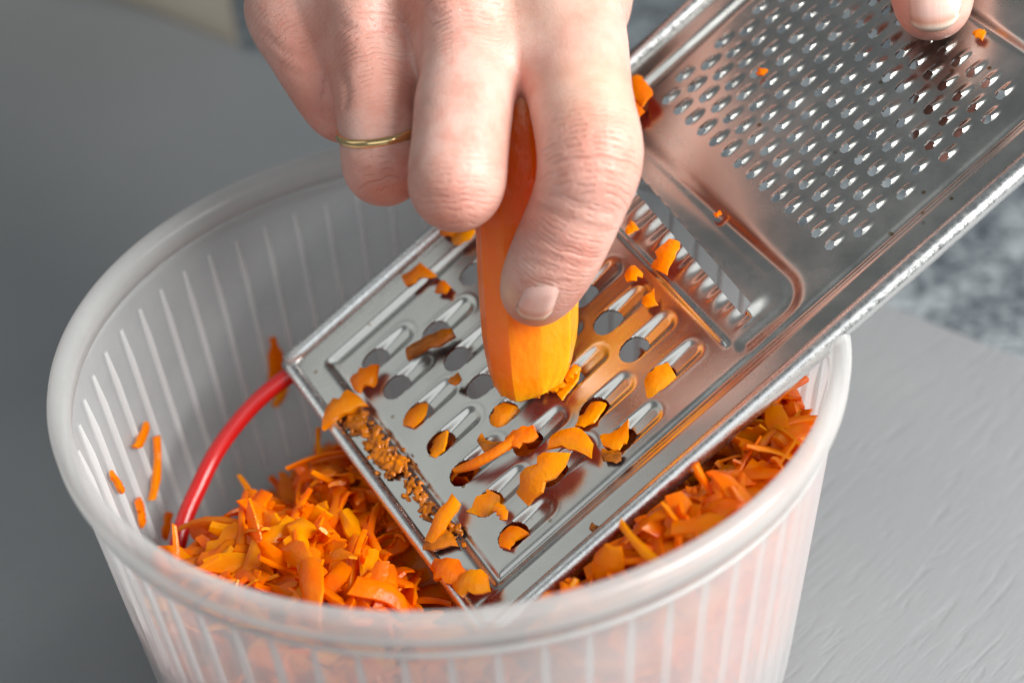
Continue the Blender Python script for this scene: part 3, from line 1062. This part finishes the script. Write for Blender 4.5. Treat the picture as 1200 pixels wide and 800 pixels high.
gbit(386, 492, 428, 470, 5.0, 2.4, 508, h=1.6, bend=0.08, label='bright carrot lump on the low lip of the grater', name='carrot_crumb')
gbit(510, 640, 540, 588, 3.4, 1.8, 509, h=1.8, bend=0.08, label='thin curled carrot strip standing on the low lip of the grater')
gbit(500, 640, 536, 632, 4.0, 1.5, 510, 'pulp', 1.2, label='brown carrot scrap beneath the curled strip on the grater lip')
gbit(516, 664, 552, 680, 5.0, 1.8, 511, h=2.6, bend=0.16, label='arched carrot piece hanging over the low edge of the grater')
gbit(540, 690, 580, 690, 6.0, 2.2, 512, h=3.2, bend=0.12, label='frayed carrot piece at the low corner of the grater by the bowl lip')
# brown mush along the low lip: a mass of crumbs
mv_, mf_ = [], []
for i in range(330):
    t = rnd.random() ** 1.2
    if rnd.random() < 0.72:
        px = 412 + 58 * t + rnd.gauss(0, 8); py = 484 + 72 * t + rnd.gauss(0, 7)
        h = rnd.uniform(0.0, 1.5)
    else:
        px = 478 + 60 * t + rnd.gauss(0, 7); py = 565 + 70 * t + rnd.gauss(0, 7)
        h = rnd.uniform(-0.2, 0.9)
    u, v = px_uv(px, py)
    s_ = rnd.uniform(0.00025, 0.0007) if rnd.random() < 0.86 else rnd.uniform(0.0008, 0.0014)
    bm = bmesh.new()
    bmesh.ops.create_icosphere(bm, subdivisions=2, radius=1.0)
    ph = [rnd.random() * 6.28 for _ in range(3)]
    V = np.array([v_.co[:] for v_ in bm.verts])
    V *= (1 + 0.22 * np.sin(V[:, 0] * 3 + ph[0]) * np.cos(V[:, 1] * 3.4 + ph[1]) + 0.12 * np.sin(V[:, 2] * 6 + ph[2]))[:, None]
    F = [tuple(v_.index for v_ in f.verts) for f in bm.faces]
    bm.free()
    V = V * np.array([rnd.uniform(0.8, 2.0), rnd.uniform(0.7, 1.2), rnd.uniform(0.5, 0.8)]) * s_
    R = np.array(Matrix.Rotation(rnd.random() * 6.28, 3, 'Z'))
    V = V @ R.T
    n0 = len(mv_)
    mv_.extend((G(u, v, h) + V[:, :1] * GU + V[:, 1:2] * GV + V[:, 2:] * GN).tolist())
    mf_.extend([tuple(n0 + k for k in f) for f in F])
ms = mesh_obj('carrot_pulp', mv_, mf_, M['pulp'])
rm = ms.modifiers.new('clump', 'REMESH'); rm.mode = 'VOXEL'; rm.voxel_size = 0.00019; rm.use_smooth_shade = True
ms['kind'] = 'stuff'
tag(ms, 'brownish wet carrot pulp caught in the low lip of the grater', 'carrot pulp')

# ------------------------------------------------------------------ carrot stick
u, v = px_uv(630, 442)
CB = G(u, v, 3.2)
CD = np.array([-0.055, 0.955, 0.29]) @ RC
CD /= np.linalg.norm(CD)
cx = np.array([1.0, 0, 0]) @ RC; cx = cx - CD * (cx @ CD); cx /= np.linalg.norm(cx)
cy = np.cross(CD, cx)                                            # away from the camera
# facet outline (x right, y away), mm, traced round
out = [(-10.8, -0.5), (-9.4, -5.4), (-4.6, -9.6), (2.5, -10.2), (8.8, -7.8), (10.9, -1.5), (10.6, 3.5), (7.0, 8.5), (0.0, 10.6), (-7.0, 8.6), (-10.4, 3.8)]
core = [0.15, 0.08, 0.25, 0.48, 0.62, 0.72, 0.5, 0.3, 0.2, 0.1, 0.1]


def ring_pts(sc, sub=5):
    pts, cs = [], []
    n = len(out)
    for i in range(n):
        a, b = np.array(out[i]), np.array(out[(i + 1) % n])
        for k in range(sub):
            t = k / sub
            t2 = t
            p = a * (1 - t2) + b * t2
            pts.append(p * sc); cs.append(core[i] * (1 - t) + core[(i + 1) % n] * t)
    return np.array(pts), np.array(cs)


V, CC = [], []
levels = [(-2.6, 0.42, 0.6), (-2.1, 0.66, 0.5), (-0.8, 0.80, 0.3), (1.4, 0.88, 0.2), (4.5, 0.94, 0.1), (9.0, 0.985, 0), (14, 1.0, 0), (22, 1.0, 0), (32, 0.99, 0), (42, 0.97, 0), (52, 0.94, 0), (60, 0.90, 0), (62.5, 0.82, 0), (63.5, 0.6, 0)]
for (z, sc, cup) in levels:
    p, c = ring_pts(sc)
    jit = rng.normal(0, 0.10, len(p))
    for q, cc_, j in zip(p, c, jit):
        # lower end follows the sheet: slide along the axis so that it is worn parallel to the grater
        off = cx * q[0] + cy * q[1]
        zz = z
        if z < 16:
            slope = -(off @ GN) / (CD @ GN)
            zz = z + slope * 0.55 * (1 - max(0, z) / 16)
        V.append(CB + (off * (1 + j * (0.35 if z < 4 else 0.06)) + CD * (zz + 1.5 + j * (3.0 if z < 0 else (1.2 if z < 4 else 0.1)))) * 0.001)
        CC.append((cc_ + cup) * (1 - min(1, max(0, (z - 26) / 16))))  # exposed core ends upward; the deeper orange also paints in finger shade
n = len(out) * 5
F = []
for i in range(len(levels) - 1):
    for k in range(n):
        F.append((i * n + k, i * n + (k + 1) % n, (i + 1) * n + (k + 1) % n, (i + 1) * n + k))
F.append(tuple(range(n))[::-1]); F.append(tuple((len(levels) - 1) * n + k for k in range(n)))
Rm = Matrix([[cx[i], cy[i], CD[i], CB[i]] for i in range(3)] + [[0, 0, 0, 1]])
Rinv = Rm.inverted()
car = mesh_obj('carrot', [Rinv @ Vector(v) for v in V], F, M['carrot'])
car.matrix_world = Rm
attr(car, 'core', CC)
car.data.set_sharp_from_angle(angle=math.radians(24))
tag(car, 'peeled carrot stump held upright against the coarse grater holes', 'carrot')

# ------------------------------------------------------------------ hands: implicit surface, one continuous skin each
def chain(joints, sub=4):
    """joints: list of (point, radius in m) -> capsules along a smooth curve"""
    P = np.array([np.r_[p, r] for p, r in joints])
    Q = catmull(P, sub)
    return [(Q[i, :3], Q[i + 1, :3], Q[i, 3], Q[i + 1, 3]) for i in range(len(Q) - 1)]


def cap_d(P, c):
    a, b, r1, r2 = c
    ba = b - a
    t = np.clip(((P - a) @ ba) / (ba @ ba + 1e-15), 0, 1)
    return np.linalg.norm(P - a - t[..., None] * ba, axis=-1) - (r1 + t * (r2 - r1))


def smin(a, b, k):
    h = np.clip(0.5 + 0.5 * (b - a) / k, 0, 1)
    return b * (1 - h) + a * h - k * h * (1 - h)


def hand_sd(P, H, boxed=None):
    """P (...,3). H: dict(fingers=[caps...], palm=[caps], kf, kp, dents=[(c, r, depth)])"""
    big = 0.06
    def group(caps, k):
        d = np.full(P.shape[:-1], big)
        for c in caps:
            if boxed is None:
                d = smin(d, cap_d(P, c), k)
            else:
                ax, h = boxed
                lo = np.minimum(c[0] - c[2], c[1] - c[3]) - 0.016
                hi = np.maximum(c[0] + c[2], c[1] + c[3]) + 0.016
                s = tuple(slice(max(0, int((lo[i] - ax[i][0]) / h)), max(0, min(len(ax[i]), int((hi[i] - ax[i][0]) / h) + 2))) for i in range(3))
                sub = P[s]
                if sub.size:
                    d[s] = smin(d[s], cap_d(sub, c), k)
        return d
    f = None
    for caps in H['fingers']:
        d = group(caps, 0.002)
        f = d if f is None else smin(f, d, H['kf'])
    p = group(H['palm'], 0.010)
    d = smin(p, f, H['kp'])
    for (pts, r, dep) in H.get('creases', []):
        if boxed is None:
            sl_ = np.nonzero((np.abs(P - pts.mean(0)) < 0.020).all(-1))
        else:
            ax, h = boxed
            sl_ = tuple(slice(max(0, int((pts[:, i].min() - 0.003 - ax[i][0]) / h)), max(0, int((pts[:, i].max() + 0.003 - ax[i][0]) / h) + 2)) for i in range(3))
        q = P[sl_]
        if q.size:
            shp = q.shape[:-1]
            q = q.reshape(-1, 3)
            dd = np.full(len(q), 1.0)
            for a, b in zip(pts[:-1], pts[1:]):
                ba = b - a
                t = np.clip(((q - a) @ ba) / (ba @ ba + 1e-15), 0, 1)
                dd = np.minimum(dd, ((q - a - t[:, None] * ba) ** 2).sum(-1))
            d[sl_] = d[sl_] + (dep * np.exp(-dd / (r * r))).reshape(shp)
    for (c, r, dep) in H.get('dents', []):
        q = ((P - c) ** 2).sum(-1) / (r * r)
        d = d + dep * np.exp(-q)
    return d


def surface_nets(D, org, h):
    nx, ny, nz = D.shape
    S = D < 0
    acc = np.zeros((nx - 1, ny - 1, nz - 1, 3), np.float32)
    cnt = np.zeros((nx - 1, ny - 1, nz - 1), np.int16)
    corners = [(i, j, k) for i in (0, 1) for j in (0, 1) for k in (0, 1)]
    sl = lambda o, n: slice(o, n - 1 + o)
    get = lambda A, c: A[sl(c[0], nx), sl(c[1], ny), sl(c[2], nz)]
    for a in corners:
        for ax in range(3):
            if a[ax] == 0:
                b = list(a); b[ax] = 1
                sa, sb = get(S, a), get(S, b)
                m = sa != sb
                da, db = get(D, a)[m], get(D, b)[m]
                t = da / (da - db)
                p = np.zeros((m.sum(), 3), np.float32)
                p[:] = a; p[:, ax] = t
                acc[m] += p; cnt[m] += 1
    act = cnt > 0
    vid = np.full(act.shape, -1, np.int64)
    vid[act] = np.arange(act.sum())
    ijk = np.argwhere(act)
    V = org + (ijk + acc[act] / cnt[act][:, None]) * h
    F = []
    for ax in range(3):
        o1, o2 = [(1, 2), (2, 0), (0, 1)][ax]
        s0 = [slice(None)] * 3; s1 = [slice(None)] * 3
        s0[ax] = slice(0, -1); s1[ax] = slice(1, None)
        A, B = S[tuple(s0)], S[tuple(s1)]
        e = np.argwhere(A != B)
        ok = np.ones(len(e), bool)
        dims = act.shape
        for o in (o1, o2):
            ok &= (e[:, o] > 0) & (e[:, o] < dims[o])
        e = e[ok]
        flip = A[tuple(e.T)]
        def vv(d1, d2):
            q = e.copy(); q[:, o1] += d1; q[:, o2] += d2
            return vid[tuple(q.T)]
        quad = np.stack([vv(-1, -1), vv(0, -1), vv(0, 0), vv(-1, 0)], 1)
        quad[~flip] = quad[~flip][:, ::-1]
        F.append(quad)
    return V, np.concatenate(F)


def build_hand(name, H, lo, hi, h, parent=None, sites=(), reds=(), pales=()):
    ax = [np.arange(lo[i], hi[i] + h, h) for i in range(3)]
    P = np.stack(np.meshgrid(*ax, indexing='ij'), -1).astype(np.float32)
    D = hand_sd(P, H, (ax, h))
    V, F = surface_nets(D, np.array([a[0] for a in ax]), h)
    # settle vertices on the true surface
    e = 0.0002
    for _ in range(2):
        d = hand_sd(V, H)
        g = np.stack([hand_sd(V + np.eye(3)[i] * e, H) - d for i in range(3)], 1) / e
        V = V - g * (d / np.maximum((g * g).sum(1), 0.2))[:, None]
    o = fast_mesh(name, V, F, M['skin'], parent)
    n = len(V)
    wr = np.zeros(n); wa = np.zeros(n); wb = np.zeros(n); rd = np.zeros(n); pl = np.zeros(n)
    for (c, axd, r, s) in sites:
        q = V - c
        w = s * np.exp(-(q ** 2).sum(1) / r ** 2)
        m = w > wr
        axd = axd / np.linalg.norm(axd)
        al = q @ axd
        wr[m] = w[m]; wa[m] = al[m] * 1000; wb[m] = (np.cross(q, axd) @ RC[2])[m] * 1000 + (q @ np.cross(axd, RC[2]))[m] * 1000
    for (c, r, s) in reds:
        rd = np.maximum(rd, s * np.exp(-((V - c) ** 2).sum(1) / r ** 2))
    for (c, r, s) in pales:
        pl = np.maximum(pl, s * np.exp(-((V - c) ** 2).sum(1) / r ** 2))
    for nm, a in (('wr', wr), ('wa', wa), ('wb', wb), ('red', rd), ('pale', pl)):
        attr(o, nm, a)
    return o


mm = 0.001
J = lambda px, py, d, r: (at(px, py, d), r * mm)
RH = dict(kf=0.0009, kp=0.006, dents=[])
idxf = [J(650, -40, .349, 12.3), J(669, 40, .340, 11.2), J(679, 110, .333, 10.4), J(692, 178, .3245, 10.1), J(682, 228, .3265, 8.95), J(658, 284, .332, 8.8), J(640, 320, .337, 8.2), J(627, 343, .342, 7.0)]
midf = [J(535, -25, .349, 13.0), J(545, 60, .340, 11.0), J(543, 130, .332, 9.7), J(537, 190, .327, 9.2), J(535, 216, .328, 8.9), J(532, 214, .340, 8.6), J(536, 205, .353, 8.0), J(548, 205, .362, 7.2)]
rngf = [J(425, 0, .356, 12.4), J(436, 70, .350, 10.2), J(445, 130, .345, 8.8), J(450, 180, .343, 8.3), J(450, 194, .346, 8.0), J(450, 190, .358, 7.8), J(462, 180, .370, 7.2), J(480, 180, .378, 6.6)]
pkyf = [J(345, 12, .364, 9.6), J(362, 65, .361, 8.0), J(385, 105, .359, 7.4), J(402, 126, .361, 7.2), J(408, 124, .372, 6.9), J(425, 120, .384, 6.2)]
thb = [J(665, -250, .402, 15), J(690, -80, .383, 12.5), J(672, 40, .374, 10.8), J(640, 130, .372, 9.8), J(612, 200, .373, 8.0)]
RH['fingers'] = [chain(idxf, 3), chain(midf, 3), chain(rngf, 3), chain(pkyf, 3), chain(thb, 3)]
W0 = at(575, -390, .408)
RH['palm'] = [
    (idxf[0][0], at(620, -360, .402), .0120, .016), (midf[0][0], at(585, -380, .400), .0128, .017),
    (rngf[0][0], at(550, -380, .404), .0122, .016), (pkyf[0][0], at(520, -360, .410), .0098, .015),
    (at(615, -40, .360), at(610, -300, .405), .012, .016), (at(480, -20, .366), at(540, -300, .410), .013, .017), (at(400, -30, .372), at(510, -300, .414), .012, .015),
    (at(660, -110, .378), at(620, -340, .405), .015, .018),
    (at(611, 62, .3385), at(600, -40, .347), .0080, .012), (at(494, 62, .350), at(485, -20, .356), .0070, .011), (at(398, 62, .358), at(388, -10, .362), .0065, .010),
    (at(527, 8, .3385), at(545, -160, .352), .0040, .0040), (at(424, 22, .3455), at(470, -150, .358), .0036, .0036), (at(655, -10, .3375), at(622, -160, .352), .0036, .0036),
    (at(575, -380, .406), at(600, -640, .440), .024, .027), (at(600, -640, .440), at(640, -1100, .50), .027, .036),
]
# hollow between knuckles, and flats along the finger sides
RH['dents'] = [(at(484, 25, .341), .009, .0030), (at(388, 30, .349), .009, .0028), (at(600, 15, .338), .011, .0022), (at(405, 80, .345), .006, .0012), (at(497, 80, .335), .006, .0010),
               (at(690, 100, .322), .010, .0006), (at(545, 110, .322), .009, .0005)]
allj = np.array([p for f in (idxf, midf, rngf, pkyf, thb) for p, r in f] + [at(575, -430, .410)])
lo = allj.min(0) - 0.035; hi = allj.max(0) + 0.035
# the forearm leaves the frame; the grid covers the hand and the start of the wrist
sites = [
    (at(694, 180, .315), idxf[4][0] - idxf[2][0], .0115, 1.0), (at(660, 290, .322), idxf[6][0] - idxf[4][0], .0085, 0.8),
    (at(680, 232, .316), idxf[5][0] - idxf[3][0], .010, 0.55), (at(640, 318, .330), idxf[6][0] - idxf[4][0], .006, 0.8), (at(536, 232, .319), at(537, 300, .325) - at(537, 190, .325), .008, 0.55),
    (at(448, 205, .336), rngf[3][0] - rngf[1][0], .007, 0.5), (at(525, 5, .336), midf[2][0] - midf[0][0], .013, 0.6),
    (at(430, 60, .340), rngf[2][0] - rngf[0][0], .013, 0.4), (at(330, 40, .355), pkyf[2][0] - pkyf[0][0], .014, 0.3)]
reds = [(at(698, 178, .315), .0085, 0.55), (at(662, 300, .322), .007, 0.45), (at(622, 340, .335), .006, 0.35), (at(520, 5, .336), .007, 0.5), (at(536, 245, .319), .008, 0.35), (at(450, 215, .336), .010, 0.5),
        (at(360, 100, .350), .018, 0.55), (at(400, 60, .345), .007, 0.45), (at(490, 95, .335), .004, 0.5), (at(612, 88, .332), .004, 0.5), (at(640, 260, .325), .007, 0.4)]
pales = [(at(600, 340, .336), .0032, 0.8), (at(640, 20, .335), .010, 0.25), (at(700, 110, .322), .010, 0.3)]
right = empty('hand', tuple(at(575, -390, .408)), 'right hand with a gold ring, fingers curled round the carrot stump', 'hand')
def march(H, pix, s0, s1):
    """many pixels at once -> points on the hand's surface"""
    pix = np.asarray(pix, float)
    d = np.stack([(pix[:, 0] - 600) / FPX, -(pix[:, 1] - 400) / FPX, -np.ones(len(pix))], 1) @ RC
    t = np.full(len(pix), s0)
    for _ in range(70):
        v = hand_sd(CAM + d * t[:, None], H)
        t = np.minimum(t + v * 0.8, s1)
    return CAM + d * t[:, None], t < s1 - 1e-6


CR = []
for pts, r, dep in [
        ([(652, 160), (690, 152), (736, 166)], .9, .30), ([(644, 176), (690, 169), (744, 182)], .9, .42), ([(648, 190), (692, 186), (744, 197)], .9, .40), ([(652, 204), (690, 202), (738, 211)], .8, .26),
        ([(628, 226), (660, 232), (690, 246), (722, 250)], .8, .20), ([(622, 244), (655, 252), (684, 266), (712, 272)], .8, .18),
        ([(606, 278), (640, 284), (672, 296), (698, 302)], .8, .28), ([(600, 290), (636, 298), (666, 309), (690, 314)], .8, .34), ([(598, 303), (634, 310), (660, 319), (680, 323)], .8, .24),
        ([(604, 322), (612, 334), (636, 331), (662, 331)], .7, .30), ([(603, 336), (602, 352), (606, 366)], .7, .30),
        ([(498, 229), (535, 235), (574, 228)], .9, .28), ([(502, 240), (535, 247), (568, 239)], .8, .16), ([(492, 120), (515, 128), (540, 126)], .9, .10),
        ([(418, 176), (448, 182), (478, 178)], .8, .14), ([(420, 200), (450, 207), (479, 203)], .8, .20),
        ([(398, 84), (406, 104), (404, 124)], 1.0, .35), ([(490, 92), (484, 108), (484, 124)], 1.0, .30), 
        ([(505, 14), (520, 20), (548, 14)], 1.0, .22), ([(500, 28), (522, 34), (552, 27)], 1.0, .18), ([(402, 30), (424, 38), (450, 30)], 1.0, .20), ([(310, 40), (330, 60), (352, 66)], 1.0, .22), ([(318, 66), (340, 84), (362, 90)], 1.0, .18)]:
    CR.append((catmull(np.array(pts, float), 4), r * 1.15 * mm, dep * mm))
pp, hit = march(RH, np.concatenate([c[0] for c in CR]), 0.27, 0.42)
k0, CR2 = 0, []
for q, r, dep in CR:
    if hit[k0:k0 + len(q)].all():
        CR2.append((pp[k0:k0 + len(q)], r, dep))
    k0 += len(q)
CR = CR2
RH['creases'] = CR
rh_skin = build_hand('skin', RH, lo, hi, 0.0007, None, sites, reds, pales)
rh_skin.data.transform(Matrix.Translation(-right.location))
rh_skin.parent = right


def nail(H, corners, root, lift, s0, s1, nu=12, nv=12, curve=None):
    """corners: proximal-left, proximal-right, free-right, free-left in pixels; the plate is laid on the fingertip's own surface"""
    c = [np.array(q, float) for q in corners]
    pix, T, R = [], [], []
    for j in range(nv + 1):
        t = j / nv
        for i in range(nu + 1):
            s = i / nu
            p = (c[0] * (1 - s) + c[1] * s) * (1 - t) + (c[3] * (1 - s) + c[2] * s) * t
            pix.append(p + (np.array(curve[0]) * (1 - t) + np.array(curve[1]) * t) * 4 * s * (1 - s))
            T.append(t); R.append(s)
    P, _ = march(H, pix, s0, s1)
    e = 0.0002
    g = np.stack([hand_sd(P + np.eye(3)[k] * e, H) - hand_sd(P - np.eye(3)[k] * e, H) for k in range(3)], 1)
    g /= np.linalg.norm(g, axis=1)[:, None]
    T_, R_ = np.array(T), np.array(R)
    edge = np.minimum(R_, 1 - R_) * 2
    V = P + g * (lift * (np.minimum(1, edge * 2.6) * np.minimum(1, T_ * 3.5) * 1.5 - 0.5 * (1 - T_ * T_)))[:, None]
    F = [(j * (nu + 1) + i, j * (nu + 1) + i + 1, (j + 1) * (nu + 1) + i + 1, (j + 1) * (nu + 1) + i) for j in range(nv) for i in range(nu)]
    o = mesh_obj('nail', [v - np.array(root.location) for v in V], F, M['nail'], root.children[0])
    bm = bmesh.new(); bm.from_mesh(o.data)
    if bm.faces:
        nrm = sum((f.normal for f in bm.faces), Vector())
        if nrm.dot(Vector(RC[2])) < 0:
            bmesh.ops.reverse_faces(bm, faces=bm.faces[:])
    bm.to_mesh(o.data); bm.free()
    attr(o, 'tip', T); attr(o, 'ridge', R)
    sm = o.modifiers.new('thickness', 'SOLIDIFY'); sm.thickness = 0.0006; sm.offset = -0.7
    return o


nail(RH, [(613, 337), (660, 334), (646, 366), (604, 362)], right, 0.00045, 0.28, 0.42, curve=((0, -2), (0, 9)))

# gold ring on the ring finger
rc_, rax = at(446, 150, .3445), np.array([0.14, -0.90, -0.40]) @ RC
rax = rax / np.linalg.norm(rax)
# tilt it a little on the finger, as worn
e1 = RC[0] - rax * (RC[0] @ rax); e1 /= np.linalg.norm(e1)
e2 = np.cross(rax, e1)
rp = []
for k in range(64):
    a = 2 * math.pi * k / 64
    dirv = math.cos(a) * e1 + math.sin(a) * e2
    lo_, hi_ = 0.003, 0.02
    for _ in range(24):
        md = (lo_ + hi_) / 2
        if min(cap_d((rc_ + dirv * md)[None], c)[0] for c in RH['fingers'][2]) < 0.0001: lo_ = md
        else: hi_ = md
    rp.append(rc_ + dirv * (lo_ + 0.0003))
rg_ = tube('finger_ring', rp, 0.00102, M['gold'], None, closed=True, seg=12)
tag(rg_, 'thin plain gold ring worn on the ring finger', 'ring')

# left hand: thumb on top of the grater's far end, fingers underneath
K = lambda u, v, h, r: (G(u, v, h), r * mm)
lth = [K(238, -28, -2, 15), K(212, -2, 9, 12.5), K(185, 31, 13.0, 10.4), K(174, 44.5, 11.0, 9.8), K(165.5, 54.3, 8.6, 8.4)]
li = [K(210, 2, -17, 11), K(188, 30, -19, 9.8), K(168, 53, -15, 8.6), K(150, 70, -11.5, 7.2)]
lm_ = [K(228, 18, -17, 11), K(207, 52, -20, 9.8), K(186, 76, -15.5, 8.8), K(168, 90, -11.5, 7.4)]
lr = [K(243, 34, -16, 10.5), K(226, 66, -19, 9.2), K(208, 88, -15, 8.4), K(192, 100, -11, 7)]
LH = dict(kf=0.0009, kp=0.006, dents=[], fingers=[chain(lth, 3), chain(li, 3), chain(lm_, 3), chain(lr, 3)],
          palm=[(G(214, -4, -13), G(258, -60, -4), .011, .016), (G(230, 10, -14), G(266, -52, -6), .011, .017), (G(246, 26, -13), G(276, -42, -8), .011, .016),
                (G(225, -20, -5), G(262, -58, -4), .013, .019), (G(264, -58, -5), G(330, -150, 0), .021, .027)])
allj = np.array([p for f in (lth, li, lm_, lr) for p, r in f] + [G(268, -62, -5)])
lo = allj.min(0) - 0.03; hi = allj.max(0) + 0.03
left = empty('hand', tuple(G(262, -58, -4)), 'left hand with its thumb pressing down the far end of the grater', 'hand')
lh_skin = build_hand('skin', LH, lo, hi, 0.0010, None,
                     sites=[(G(180, 33, 20), lth[4][0] - lth[2][0], .010, 0.9)], reds=[(G(162, 52, 10), .010, 0.55), (G(150, 70, -8), .02, 0.5)], pales=[])
lh_skin.data.transform(Matrix.Translation(-left.location))
lh_skin.parent = left
nail(LH, [(1060, -18), (1134, -24), (1124, 20), (1068, 30)], left, 0.00045, 0.22, 0.42, curve=((0, -4), (3, 9)))
